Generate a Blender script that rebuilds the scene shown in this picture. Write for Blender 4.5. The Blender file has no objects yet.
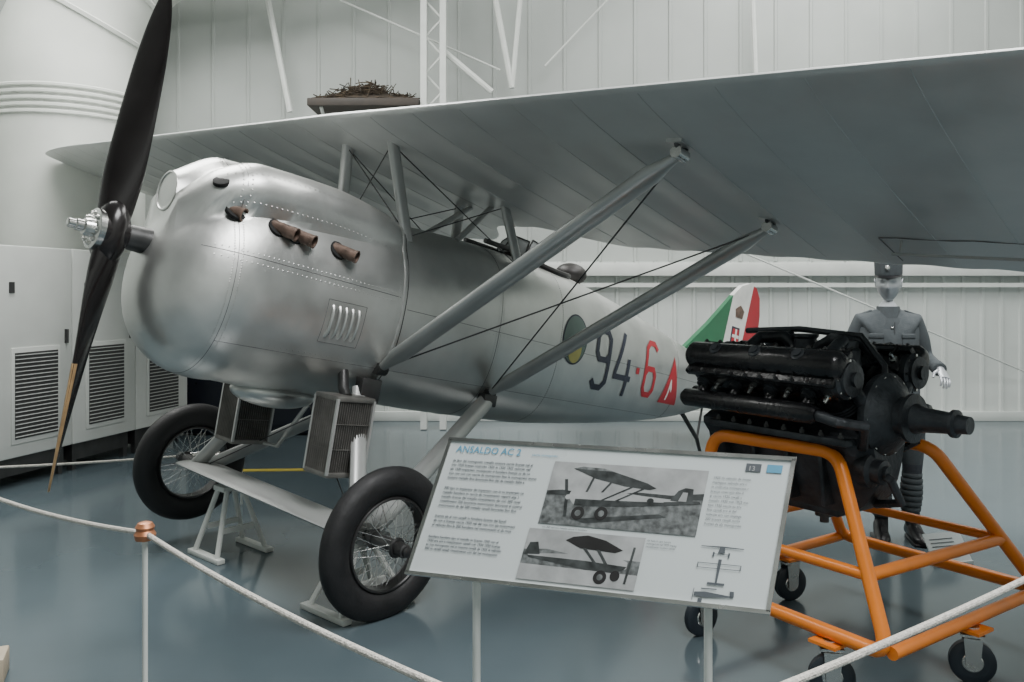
import bpy, bmesh, math, random
import numpy as np
from mathutils import Matrix, Vector, Quaternion
random.seed(3)
scene = bpy.context.scene
COL = scene.collection
F = 850.0

# ------------------------------------------------------------------ materials
def mat(name, col, metallic=0.0, rough=0.5, var=0.08, scale=6.0, bump=0.0, bscale=None, spec=None, col2=None, coat=0.0, stretch=None, rvar=.15):
    m = bpy.data.materials.new(name); m.use_nodes = True
    nt = m.node_tree; b = nt.nodes['Principled BSDF']
    tc = nt.nodes.new('ShaderNodeTexCoord')
    mp = nt.nodes.new('ShaderNodeMapping')
    if stretch: mp.inputs['Scale'].default_value = stretch
    nt.links.new(tc.outputs['Object'], mp.inputs['Vector'])
    nz = nt.nodes.new('ShaderNodeTexNoise'); nz.inputs['Scale'].default_value = scale; nz.inputs['Detail'].default_value = 4
    nt.links.new(mp.outputs[0], nz.inputs['Vector'])
    rp = nt.nodes.new('ShaderNodeValToRGB')
    c2 = col2 if col2 else tuple(max(0, c*(1-2*var)) for c in col)
    c1 = col if col2 else tuple(min(1, c*(1+var)) for c in col)
    rp.color_ramp.elements[0].position = .3; rp.color_ramp.elements[1].position = .7
    rp.color_ramp.elements[0].color = (*c2, 1); rp.color_ramp.elements[1].color = (*c1, 1)
    nt.links.new(nz.outputs['Fac'], rp.inputs['Fac']); nt.links.new(rp.outputs['Color'], b.inputs['Base Color'])
    b.inputs['Metallic'].default_value = metallic
    mr = nt.nodes.new('ShaderNodeMapRange'); mr.inputs['From Min'].default_value=.3; mr.inputs['From Max'].default_value=.7
    mr.inputs['To Min'].default_value = max(0.02, rough*(1-rvar)); mr.inputs['To Max'].default_value = min(1, rough*(1+rvar))
    nt.links.new(nz.outputs['Fac'], mr.inputs['Value']); nt.links.new(mr.outputs[0], b.inputs['Roughness'])
    if spec is not None: b.inputs['Specular IOR Level'].default_value = spec
    if coat: b.inputs['Coat Weight'].default_value = coat; b.inputs['Coat Roughness'].default_value = .08
    if bump:
        n2 = nt.nodes.new('ShaderNodeTexNoise'); n2.inputs['Scale'].default_value = bscale or scale*4; n2.inputs['Detail'].default_value = 3
        nt.links.new(mp.outputs[0], n2.inputs['Vector'])
        bp = nt.nodes.new('ShaderNodeBump'); bp.inputs['Strength'].default_value = bump; bp.inputs['Distance'].default_value = .02
        nt.links.new(n2.outputs['Fac'], bp.inputs['Height']); nt.links.new(bp.outputs[0], b.inputs['Normal'])
    return m
M = {}
M['alu'] = mat('dull_aluminium', (.60,.605,.585), .84, .36, .05, 5, .16, 6, rvar=.2)
M['dope'] = mat('silver_dope', (.47,.485,.475), .30, .38, .05, 4, .08, 8, rvar=.2)
M['strut'] = mat('silver_strut_paint', (.42,.43,.42), .4, .34, .05, 5)
M['steel'] = mat('bright_steel', (.6,.6,.58), 1, .25, .05, 10)
M['dsteel'] = mat('dark_steel', (.08,.08,.08), .8, .4, .1, 10)
M['rad'] = mat('radiator_fins', (.22,.215,.20), .6, .45, .15, 10)
M['seam'] = mat('panel_seam', (.17,.17,.17), .6, .5, .1, 10)
M['prop'] = mat('black_lacquered_wood', (.012,.010,.010), 0, .22, .2, 5)
M['tan'] = mat('worn_wood_edge', (.42,.27,.13), 0, .5, .15, 20)
M['rubber'] = mat('tyre_rubber', (.010,.010,.011), 0, .6, .2, 12, .1, 60)
M['rust'] = mat('rusty_exhaust', (.17,.115,.09), .4, .5, .3, 20)
M['black'] = mat('black_void', (.004,.004,.004), 0, .8, .1)
M['eng'] = mat('black_engine_enamel', (.009,.009,.010), .1, .26, .2, 12, .15, 40)
M['eng2'] = mat('dark_grey_casting', (.045,.050,.056), .5, .40, .3, 12, .2, 50)
M['orange'] = mat('orange_paint', (.80,.22,.02), 0, .35, .06, 8)
M['white'] = mat('white_paint', (.58,.60,.57), 0, .45, .04, 6)
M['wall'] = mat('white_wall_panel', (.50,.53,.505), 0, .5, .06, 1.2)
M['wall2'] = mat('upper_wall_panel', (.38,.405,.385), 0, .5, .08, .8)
M['duct'] = mat('white_duct_fabric', (.58,.60,.56), 0, .6, .04, 2, .1, 3)
M['cab'] = mat('cabinet_paint', (.56,.58,.55), 0, .4, .03, 3)
M['grille'] = mat('cabinet_grille', (.05,.05,.05), .3, .5, .1)
M['floor'] = mat('glossy_epoxy_floor', (.082,.110,.124), 0, .15, .06, 1.0, .03, 1.5, rvar=.3)
M['ceil'] = mat('ceiling_panel', (.45,.45,.45), 0, .7)
M['rope'] = mat('white_rope', (.55,.53,.48), 0, .8, .15, 120, .5, 200)
M['copper'] = mat('copper_knob', (.42,.18,.09), .6, .4, .1, 30)
M['board'] = mat('sign_board', (.45,.49,.49), 0, .3, .01, 3)
M['ink'] = mat('sign_ink', (.06,.07,.08), 0, .5)
M['blue'] = mat('sign_blue', (.07,.25,.38), 0, .5)
M['ph_d'] = mat('photo_print_dark', (.035,.04,.04), 0, .4, .3, 40)
M['ph_m'] = mat('photo_print_mid', (.12,.13,.13), 0, .4, .35, 60)
M['ph_l'] = mat('photo_print_light', (.28,.29,.29), 0, .4, .12, 20)
M['navy'] = mat('navy_marking', (.030,.034,.055), .1, .45)
M['red'] = mat('red_marking', (.36,.018,.028), 0, .45)
M['green'] = mat('rudder_green', (.025,.13,.06), 0, .45)
M['rwhite'] = mat('rudder_white', (.65,.65,.62), 0, .45)
M['yellow'] = mat('yellow_emblem', (.36,.34,.10), 0, .5)
M['emb'] = mat('emblem_green', (.10,.15,.13), 0, .5)
M['leather'] = mat('black_leather', (.015,.013,.012), 0, .5)
M['jacket'] = mat('grey_wool', (.055,.065,.070), 0, .9, .12, 40, .2, 150)
M['boot'] = mat('boot_leather', (.010,.010,.011), 0, .35)
M['skin'] = mat('silver_mannequin_face', (.42,.44,.46), .5, .35, .04)
M['brush'] = mat('dry_brushwood', (.05,.036,.022), 0, .9, .4, 10)
M['plank'] = mat('dark_plank', (.04,.032,.026), 0, .7, .2)
M['glass'] = mat('windscreen', (.5,.52,.52), 0, .1)
M['dblue'] = mat('dark_blue_case', (.008,.011,.022), 0, .3)
M['yline'] = mat('yellow_floor_tape', (.5,.38,.04), 0, .5)
M['wood'] = mat('pale_wood', (.45,.38,.28), 0, .6)
M['caster'] = mat('blue_grey_caster', (.015,.022,.03), 0, .45)

# ------------------------------------------------------------------ mesh builder
class MB:
    def __init__(s, mats, flip=False):
        s.v=[]; s.f=[]; s.m=[]; s.mats=mats; s.flip=flip; s.M=None
    def mi(s, k):
        if k not in s.mats: s.mats.append(k)
        return s.mats.index(k)
    def add(s, verts, faces, k):
        o=len(s.v); i=s.mi(k)
        for p in verts:
            p=Vector(p)
            if s.M is not None: p=s.M@p
            s.v.append(p)
        for f in faces: s.f.append([o+a for a in f]); s.m.append(i)
    def box(s, c, size, k, R=None, bev=0.0, taper=1.0):
        sx,sy,sz=[a/2 for a in size]
        if bev<=0:
            vs=[(-sx,-sy,-sz),(sx,-sy,-sz),(sx,sy,-sz),(-sx,sy,-sz),(-sx*taper,-sy*taper,sz),(sx*taper,-sy*taper,sz),(sx*taper,sy*taper,sz),(-sx*taper,sy*taper,sz)]
            fs=[(0,3,2,1),(4,5,6,7),(0,1,5,4),(1,2,6,5),(2,3,7,6),(3,0,4,7)]
        else:
            bm=bmesh.new(); bmesh.ops.create_cube(bm,size=1)
            for v in bm.verts:
                t=taper if v.co.z>0 else 1
                v.co=Vector((v.co.x*2*sx*t,v.co.y*2*sy*t,v.co.z*2*sz))
            bmesh.ops.bevel(bm,geom=bm.edges[:],offset=bev,segments=2,profile=.5,affect='EDGES')
            bm.verts.ensure_lookup_table(); bm.verts.index_update()
            vs=[tuple(v.co) for v in bm.verts]; fs=[[v.index for v in f.verts] for f in bm.faces]; bm.free()
        c=Vector(c)
        if R is not None:
            R=R.to_3x3(); vs=[c+R@Vector(v) for v in vs]
        else: vs=[c+Vector(v) for v in vs]
        s.add(vs,fs,k)
    def tube(s, pts, r, k, n=10, caps=True, ref=None, r2=None, closed=False):
        pts=[Vector(p) for p in pts]; N=len(pts)
        rs=r if isinstance(r,(list,tuple)) else [r]*N
        r2s=(r2 if isinstance(r2,(list,tuple)) else [r2]*N) if r2 is not None else rs
        tang=[]
        for i in range(N):
            if closed: d=pts[(i+1)%N]-pts[i-1]
            else: d=pts[min(i+1,N-1)]-pts[max(i-1,0)]
            tang.append(d.normalized())
        u=Vector(ref) if ref is not None else (Vector((0,0,1)) if abs(tang[0].z)<.9 else Vector((1,0,0)))
        vs=[]
        for i in range(N):
            d=tang[i]; u=(u-d*u.dot(d)).normalized(); w=d.cross(u)
            for j in range(n):
                a=2*math.pi*j/n
                vs.append(pts[i]+u*math.cos(a)*rs[i]+w*math.sin(a)*r2s[i])
        fs=[]
        R=N if closed else N-1
        for i in range(R):
            for j in range(n):
                a=i*n+j; b=i*n+(j+1)%n; i2=(i+1)%N
                fs.append((a,b,i2*n+(j+1)%n,i2*n+j))
        if caps and not closed:
            fs.append(list(range(n))[::-1]); fs.append([(N-1)*n+j for j in range(n)])
        s.add(vs,fs,k)
    def lathe(s, c, d, prof, k, n=24, caps=True):
        c=Vector(c); d=Vector(d).normalized()
        u=Vector((0,0,1)) if abs(d.z)<.9 else Vector((1,0,0))
        u=(u-d*u.dot(d)).normalized(); w=d.cross(u); vs=[]
        for h,r in prof:
            for j in range(n):
                a=2*math.pi*j/n; vs.append(c+d*h+(u*math.cos(a)+w*math.sin(a))*max(r,1e-4))
        fs=[]
        for i in range(len(prof)-1):
            for j in range(n):
                fs.append((i*n+j,i*n+(j+1)%n,(i+1)*n+(j+1)%n,(i+1)*n+j))
        if caps: fs.append(list(range(n))[::-1]); fs.append([(len(prof)-1)*n+j for j in range(n)])
        s.add(vs,fs,k)
    def sphere(s, c, r, k, n=12, m=8):
        c=Vector(c); r=Vector(r) if isinstance(r,(tuple,list,Vector)) else Vector((r,r,r)); vs=[]
        for i in range(m+1):
            t=math.pi*i/m
            for j in range(n):
                a=2*math.pi*j/n
                vs.append(c+Vector((r.x*math.sin(t)*math.cos(a),r.y*math.sin(t)*math.sin(a),r.z*math.cos(t))))
        fs=[]
        for i in range(m):
            for j in range(n):
                fs.append((i*n+j,(i+1)*n+j,(i+1)*n+(j+1)%n,i*n+(j+1)%n))
        s.add(vs,fs,k)
    def grid(s, rows, k, closed=False, capa=False, capb=False):
        n=len(rows[0]); vs=[p for r in rows for p in r]; fs=[]
        for i in range(len(rows)-1):
            for j in range(n if closed else n-1):
                fs.append((i*n+j,i*n+(j+1)%n,(i+1)*n+(j+1)%n,(i+1)*n+j))
        if capa: fs.append(list(range(n))[::-1])
        if capb: fs.append([(len(rows)-1)*n+j for j in range(n)])
        s.add(vs,fs,k)
    def prism(s, poly, z0, z1, k, T=None):
        n=len(poly)
        vs=[Vector((x,y,z0)) for x,y in poly]+[Vector((x,y,z1)) for x,y in poly]
        fs=[list(range(n))[::-1],list(range(n,2*n))]+[(i,(i+1)%n,n+(i+1)%n,n+i) for i in range(n)]
        if T is not None: vs=[T@v for v in vs]
        s.add(vs,fs,k)
    def obj(s, name, parent=None, angle=35, smooth=True, mod=None):
        me=bpy.data.meshes.new(name)
        vs=s.v; fs=s.f
        if s.flip:
            vs=[Vector((p.x,-p.y,p.z)) for p in vs]
        me.from_pydata([tuple(p) for p in vs],[],[tuple(f) for f in fs])
        for k in s.mats: me.materials.append(M[k])
        for p,i in zip(me.polygons,s.m): p.material_index=i
        bm=bmesh.new(); bm.from_mesh(me)
        bmesh.ops.recalc_face_normals(bm,faces=bm.faces[:])
        bm.to_mesh(me); bm.free()
        if smooth:
            for p in me.polygons: p.use_smooth=True
            me.set_sharp_from_angle(angle=math.radians(angle))
        me.update()
        o=bpy.data.objects.new(name,me); COL.objects.link(o)
        if parent: o.parent=parent
        return o
def empty(name, mw=None):
    e=bpy.data.objects.new(name,None); COL.objects.link(e)
    e.empty_display_size=.1
    if mw is not None: e.matrix_world=mw
    return e
def text_mesh(body, size=1.0, offset=0.0, align='LEFT', space=1.0, line=1.0):
    cu=bpy.data.curves.new('t','FONT'); cu.body=body; cu.size=size; cu.offset=offset; cu.align_x=align
    cu.space_character=space; cu.space_line=line; cu.resolution_u=3
    ob=bpy.data.objects.new('t',cu); COL.objects.link(ob)
    dg=bpy.context.evaluated_depsgraph_get(); dg.update()
    me=bpy.data.meshes.new_from_object(ob.evaluated_get(dg))
    vs=[v.co.copy() for v in me.vertices]; fs=[list(p.vertices) for p in me.polygons]
    bpy.data.objects.remove(ob); bpy.data.curves.remove(cu); bpy.data.meshes.remove(me)
    return vs,fs

# ------------------------------------------------------------------ camera
cam=bpy.data.cameras.new('camera'); co=bpy.data.objects.new('camera',cam); COL.objects.link(co)
cam.sensor_width=36; cam.lens=F/1024*36; cam.shift_y=-51/1024
co.location=(0,0,1.6); co.rotation_euler=(math.radians(90),0,0); scene.camera=co

# ------------------------------------------------------------------ room
XL,XR,YB,YF,ZC=-6.2,7.5,10.4,-4.0,6.8
b=MB([]); b.box(((XL+XR)/2,(YF+YB)/2,-.05),(XR-XL,YB-YF,.1),'floor'); b.obj('floor',smooth=False)
b=MB([]); b.box(((XL+XR)/2,(YF+YB)/2,ZC+.05),(XR-XL,YB-YF,.1),'ceil'); b.obj('ceiling',smooth=False)
b=MB([]); b.box((XL-.05,(YF+YB)/2,ZC/2),(.1,YB-YF,ZC),'wall2'); b.obj('wall_left',smooth=False)
b=MB([]); b.box((XR+.05,(YF+YB)/2,ZC/2),(.1,YB-YF,ZC),'wall2'); b.obj('wall_right',smooth=False)
b=MB([]); b.box(((XL+XR)/2,YF-.05,ZC/2),(XR-XL,.1,ZC),'wall2'); b.obj('wall_front',smooth=False)
b=MB([]); pts=[]
x=XL
while x<XR:
    pts+= [(x,YB),(x+.17,YB),(x+.185,YB-.022),(x+.215,YB-.022),(x+.23,YB)]
    x+=.235
pts.append((XR,YB))
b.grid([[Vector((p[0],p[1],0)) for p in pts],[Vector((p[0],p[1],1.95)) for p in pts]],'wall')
pts=[]; x=XL
while x<XR:
    pts+=[(x,YB+.0),(x+.37,YB),(x+.38,YB-.014),(x+.41,YB-.014),(x+.42,YB)]
    x+=.43
pts.append((XR,YB))
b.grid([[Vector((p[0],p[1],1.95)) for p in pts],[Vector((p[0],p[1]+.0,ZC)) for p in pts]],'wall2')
b.obj('wall_back',smooth=False)
b=MB([])
b.box((.65,YB-.09,1.85),(XR-XL-.05,.16,.16),'white',bev=.01)
b.box((.65,YB-.11,1.66),(XR-XL-.05,.03,.05),'white')
b.obj('trim_1')
b=MB([]); b.box((.65,YB-.03,.06),(XR-XL-.05,.05,.12),'wall',bev=.008); b.obj('baseboard_back')
# roof-truss column and braces
E=empty('steel_truss_column')
b=MB([]); xc,yc=-.90,9.75
for dx in(-.11,.11): b.box((xc+dx,yc,ZC/2),(.07,.12,ZC-.02),'white')
for i in range(16):
    z=.3+i*.42; b.tube([(xc-.1,yc,z),(xc+.1,yc,z+.21)],.014,'white',6); b.tube([(xc+.1,yc,z+.21),(xc-.1,yc,z+.42)],.014,'white',6)
b.obj('lattice_column',E)
E=empty('roof_bracing')
b=MB([])
for (u1,v1),(u2,v2),y,r in [((264,-20),(290,112),10.1,.035),((440,48),(492,92),9.8,.035),((492,-20),(512,88),10.0,.035),((522,-20),(512,88),10.0,.03),((340,0),(500,70),10.0,.012),((612,-5),(545,66),10.0,.012),((752,-20),(756,80),10.2,.03)]:
    P=lambda u,v:((u-512)/F*y,y,1.6-(v-290)/F*y)
    b.tube([P(u1,v1),P(u2,v2)],r,'white',8)
b.obj('brace_rods',E)
b=MB([]); y=8.6; b.tube([P(742,252),(6.2,10.2,.6)],.010,'white',8); b.obj('guy_cable')

# ------------------------------------------------------------------ duct
E=empty('air_duct')
b=MB([])
path=[];rad_=[]
cx,cy,rd=-4.98,9.53,.80
for z in np.linspace(2.0,3.9,12): path.append((cx,cy,z)); rad_.append(rd)
for t in np.linspace(0,math.pi/2,12)[1:]:
    path.append((cx+1.5*(1-math.cos(t)),cy,3.9+1.6*math.sin(t))); rad_.append(rd-.30*t/(math.pi/2))
path.append((cx+1.9,cy,5.5)); rad_.append(.48)
path.append((-1.5,9.5,5.85)); rad_.append(.44)
b.tube(path,rad_,'duct',36,ref=(0,1,0))
for z in(3.42,3.49,3.56,3.63,3.70): b.lathe((cx,cy,z),(0,0,1),[(0,rd+.005),(.012,rd+.03),(.035,rd+.03),(.05,rd+.005)],'duct',40,caps=False)
for t in(.5,1.0,1.45):
    p=Vector((cx+1.5*(1-math.cos(t)),cy,3.9+1.6*math.sin(t))); d=Vector((math.sin(t),0,math.cos(t))); r=rd-.30*t/(math.pi/2)
    b.lathe(p,d,[(-.03,r+.0),(-.02,r+.03),(.02,r+.03),(.03,r+.0)],'duct',40,caps=False)
b.obj('duct_body',E)

# ------------------------------------------------------------------ cabinets
p0=Vector((-4.28,5.9,0)); p1=Vector((-3.45,9.05,0)); e=(p1-p0).normalized(); L=(p1-p0).length; nrm=Vector((e.y,-e.x,0))
R=Matrix((( e.x,-nrm.x,0),(e.y,-nrm.y,0),(0,0,1)))
def cabP(s,d,z): return p0+e*s-nrm*d+Vector((0,0,z))
E=empty('ventilation_cabinet')
b=MB([])
w=L/4
for i in range(4):
    s=w*(i+.5)
    b.box(cabP(s,.45,1.1),(w-.012,.9,1.72),'cab',R,bev=.012)
    b.box(cabP(s,-.004,.74),(w*.62,.02,.78),'cab',R,bev=.004)
    b.box(cabP(s,-.016,.74),(w*.55,.006,.70),'grille',R)
    for j in range(21):
        z=.41+j*.033
        b.box(cabP(s,-.021,z),(w*.55,.010,.006),'cab',R)
    b.box(cabP(s+w*.40,-.012,1.2),(.02,.03,.12),'dsteel',R)
    for z in (1.62,): b.box(cabP(s-w*.3,-.004,z),(.05,.01,.09),'grille',R)
    b.box(cabP(s,.45,.16),(w-.1,.8,.14),'dsteel',R)
    for q in(-.4,.4): b.box(cabP(s+q*w,.08,.12),(.05,.05,.24),'dsteel',R)
b.obj('cabinet_bodies',E)
E=empty('dark_display_case')
b=MB([]); b.box((-2.75,9.6,.47),(1.9,.5,.90),'dblue',bev=.01); b.box((-2.75,9.34,.47),(1.7,.01,.7),'dblue')
b.box((-2.75,9.6,.94),(1.94,.54,.03),'dsteel',bev=.005)
for x in(-3.5,-2.0): b.box((x,9.6,.01),(.1,.4,.03),'dsteel')
b.obj('case_body',E)
b=MB([]); b.box((-2.05,7.55,.002),(1.4,.09,.004),'yline',Matrix.Rotation(.05,3,'Z')); b.obj('yellow_floor_marking',smooth=False)
# brushwood on shelf
E=empty('brushwood_nest_shelf')
b=MB([])
y0=9.9; zz=1.6+188*y0/F; xa=(312-512)/F*y0; xb=(421-512)/F*y0
b.box(((xa+xb)/2,y0+.05,zz-.05),(xb-xa,.6,.09),'plank',bev=.01)
for xx in(xa+.15,xb-.15): b.tube([(xx,y0-.2,zz-.1),(xx,YB,zz-.5)],.02,'white',6)
b.obj('shelf_board',E)
b=MB([])
for i in range(520):
    x=random.gauss((xa+xb)/2,.25); x=min(max(x,xa+.12),xb-.1); y=random.uniform(y0-.18,y0+.22)
    h=.17*math.exp(-((x-(xa+xb)/2)/.36)**2)+.02
    z=zz+random.uniform(0,h); d=Vector((random.gauss(0,1),random.gauss(0,.6),random.gauss(0,.4))).normalized()*random.uniform(.05,.11)
    p=Vector((x,y,z)); b.tube([p-d,p+Vector((0,0,.01)),p+d],.006,'brush',4)
rows=[]
for i in range(13):
    t=i/12; x=xa+.1+(xb-xa-.2)*t; row=[]
    for j in range(9):
        s=j/8; h=.13*math.sin(math.pi*t)**.8*math.sin(math.pi*s)+random.uniform(-.01,.015)
        row.append(Vector((x,y0-.2+.42*s,zz+max(h,0))))
    rows.append(row)
b.grid(rows,'brush')
b.obj('brushwood',E)

# ================================================================== AIRPLANE
H=Vector((-1.97,4.07,1.887)); pitch=math.radians(11.5); roll=math.radians(3.7)
B=Vector((.67,.74,0)).normalized(); Ln=Vector((.74,-.67,0)).normalized(); Zv=Vector((0,0,1))
AX=B*math.cos(pitch)-Zv*math.sin(pitch); Zt=B*math.sin(pitch)+Zv*math.cos(pitch)
AY=Ln*math.cos(roll)-Zt*math.sin(roll); AZ=Zt*math.cos(roll)+Ln*math.sin(roll)
MW=Matrix(((AX.x,-AY.x,AZ.x,H.x),(AX.y,-AY.y,AZ.y,H.y),(AX.z,-AY.z,AZ.z,H.z),(0,0,0,1)))
PL=empty('parasol_monoplane',MW)
def W(X,Y,Z): return H+AX*X+AY*Y+AZ*Z
def PB(): return MB([],flip=True)

def hermite(xs,ys,x):
    n=len(xs)
    if x<=xs[0]: return ys[0]
    if x>=xs[-1]: return ys[-1]
    i=max(j for j in range(n-1) if xs[j]<=x)
    def sl(j): return (ys[j+1]-ys[j])/(xs[j+1]-xs[j])
    def tn(j):
        if j==0: return sl(0)
        if j==n-1: return sl(n-2)
        a,b_=sl(j-1),sl(j)
        return 0 if a*b_<=0 else 2*a*b_/(a+b_)
    h=xs[i+1]-xs[i]; t=(x-xs[i])/h
    return (2*t**3-3*t*t+1)*ys[i]+(t**3-2*t*t+t)*h*tn(i)+(-2*t**3+3*t*t)*ys[i+1]+(t**3-t*t)*h*tn(i+1)
SX=[.7,1.0,1.55,2.2,3.0,3.6,4.5,5.3,6.1]
ST=[.41,.44,.47,.51,.52,.48,.37,.25,.10]
SB=[-.635,-.65,-.645,-.655,-.65,-.61,-.52,-.40,-.22]
SW=[.46,.475,.485,.485,.465,.425,.33,.21,.04]
def sec(X):
    if X<.7:
        q=max(0,(.7-X)/.50); s=max(1e-3,(1-min(q,1)**2.2))**(1/2.2)
        zc=-.1125-.05*q; return zc+.5225*s, zc-.5225*s, .46*s, 2.15
    return hermite(SX,ST,X),hermite(SX,SB,X),hermite(SX,SW,X),2.15+.35*min(1,(X-.7)/2)
HX=[.26,.40,.60,1.0,1.45,1.8]; HR=[.03,.115,.155,.160,.145,.05]; HZ=[.20,.305,.355,.36,.325,.22]; HY=[.12,.20,.235,.25,.25,.2]
CXs=[.27,.5,.9,1.3]; CR=[.105,.16,.16,.10]; CZ=[.275,.36,.38,.33]
def rad(X,a):
    top,bot,hw,n=sec(X); hh=(top-bot)/2; zc=(top+bot)/2
    c,s=math.cos(a),math.sin(a)
    r=((abs(c)/hw)**n+(abs(s)/hh)**n)**(-1/n)
    if HX[0]<=X<=1.8 and s>-.2:
        circles=[(hermite(HX,HY,X),hermite(HX,HZ,X)-zc,hermite(HX,HR,X))]
        if X>=CXs[0] and X<=1.3: circles.append((0,hermite(CXs,CZ,X)-zc,hermite(CXs,CR,X)))
        for cy_,cz,rh in circles:
            bb=abs(c)*cy_+s*cz; disc=bb*bb-(cy_*cy_+cz*cz-rh*rh)
            r2=bb+(math.sqrt(disc) if disc>0 else -math.sqrt(-disc)*.8)
            k=.045; h=max(k-abs(r-r2),0)/k; r=max(r,r2)+h*h*k/4
    return r,zc
def hp(X,a,off=0):
    r,zc=rad(X,a); r+=off
    return Vector((X,r*math.cos(a),zc+r*math.sin(a)))
def side(X,Z,off=0):
    lo,hi=-math.pi/2,math.pi/2
    for _ in range(30):
        m=(lo+hi)/2
        if hp(X,m).z<Z: lo=m
        else: hi=m
    return hp(X,lo,off)
b=PB()
Xs=[.2003,.2015,.205,.212,.222,.235,.25,.269,.27]+list(np.linspace(.285,.7,18))+list(np.linspace(.74,1.8,28))+list(np.linspace(1.9,6.1,44))
NA=128
rows=[[hp(X,2*math.pi*j/NA) for j in range(NA)] for X in Xs]
b.grid(rows,'alu',closed=True,capa=True,capb=True)
b.obj('fuselage',PL,angle=40)
# seams, bands, rivets
b=PB()
def ring(X,off,r,k,a0=-math.pi,a1=math.pi,n=80):
    b.tube([hp(X,a0+(a1-a0)*i/n,off) for i in range(n+1)],r,k,5)
ring(1.52,.001,.006,'strut'); ring(1.545,0,.0035,'dsteel')
ring(.50,0,.0018,'seam'); ring(2.35,0,.002,'seam'); ring(3.0,0,.002,'seam',-math.pi/2-1,math.pi/2-.3+0); ring(4.9,0,.002,'seam')
def line(Zf,X0,X1,r,k,n=40): b.tube([side(X0+(X1-X0)*i/n,Zf(X0+(X1-X0)*i/n),.000) for i in range(n+1)],r,k,5)
line(lambda X:.03-.02*X,.35,1.5,.0018,'seam'); line(lambda X:-.42,.5,6,.0018,'seam',90)
b.tube([side(X,-.06,.001) for X in np.linspace(1.56,5.9,60)],.0018,'seam',5)
b.obj('panel_seams',PL)
b=PB()
def rivet(p,nv,r=.0045):
    nv=nv.normalized(); u=nv.orthogonal().normalized(); w=nv.cross(u)
    vs=[p+(u*math.cos(t)+w*math.sin(t))*r for t in [i*math.pi/3 for i in range(6)]]+[p+nv*r*.6]
    b.add(vs,[(i,(i+1)%6,6) for i in range(6)],'alu')
def rnorm(p): 
    top,bot,hw,n=sec(p.x); return Vector((0,p.y,p.z-(top+bot)/2))
for Xr in(.52,.48,1.49,2.33,2.37,3.0,3.6,4.2,4.88,4.92,5.5):
    n=int(110*sec(Xr)[2]/.48)
    for i in range(n):
        p=hp(Xr,-math.pi/2+math.pi*i/n,.0005); rivet(p,rnorm(p),.0048)
for zf,x0,x1,st in((lambda X:.05-.02*X,.40,1.48,.028),(lambda X:.0-.02*X,.40,1.48,.028),(lambda X:-.40,.5,5.8,.035),(lambda X:-.08,1.6,5.8,.035),(lambda X:hermite(HX,HZ,X)-.06,.46,1.5,.03),(lambda X:hermite(HX,HZ,X)+.09,.42,1.5,.03)):
    X=x0
    while X<x1:
        p=side(X,zf(X),.0005); rivet(p,rnorm(p),.0052); X+=st
b.obj('rivets',PL)
b=PB()
c=Vector((.27,0,.275)); b.lathe(c,(-1,0,0),[(0,.105),(.004,.106),(.006,.102),(.006,.096),(.001,.093)],'alu',36,caps=False)
b.lathe(c,(-1,0,0),[(.0,.094),(.002,.06),(.003,.02)],'alu',28)
b.obj('nose_opening_ring',PL)
b=PB()
for sgn in(1,-1):
    for X,Z in((.39,.355),(.49,.225),(.70,.200),(.80,.188),(1.06,.170)):
        p=side(X,Z); nv=rnorm(p).normalized(); d=(Vector((.55,.80,-.20))).normalized()
        rr=.040 if X<.4 else .054
        if sgn<0: p.y*=-1; d.y*=-1; nv.y*=-1
        if X<.4:
            nv=Vector((-.55,nv.y,nv.z)).normalized()
        b.lathe(p-nv*.014,nv,[(0,rr),(.018,rr),(.020,rr-.006)],'black' ,20)
        if X>.4:
            ln=.060 if X<.6 else .120
            b.lathe(p-d*.03,d,[(0,.033),(ln,.033),(ln+.02,.036),(ln+.02,.028),(ln-.03,.026)],'rust',20,caps=False)
            b.lathe(p-d*.03,d,[(ln-.03,.027),(ln-.025,.027)],'black',14)
b.obj('exhaust_stubs',PL)
b=PB()
for i in range(5):
    X=1.065+i*.042
    pts=[side(X,-.13-.17*j/8,-.004+.018*math.sin(math.pi*j/8)**.5) for j in range(9)]
    b.tube(pts,.010,'alu',8)
    b.tube([side(X+.015,-.145-.14*j/8,.0015) for j in range(9)],.004,'dsteel',5)
fr=[(1.03,-.10),(1.28,-.10),(1.28,-.33),(1.03,-.33)]
for i in range(4):
    a,c=fr[i],fr[(i+1)%4]; b.tube([side(a[0]+(c[0]-a[0])*t/6,a[1]+(c[1]-a[1])*t/6,.001) for t in range(7)],.0015,'seam',5)
b.obj('cooling_louvres',PL)
b=PB(); b.sphere((1.12,.0,-.66),(.26,.17,.085),'alu',24,14); b.obj('oil_sump_fairing',PL)

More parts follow.
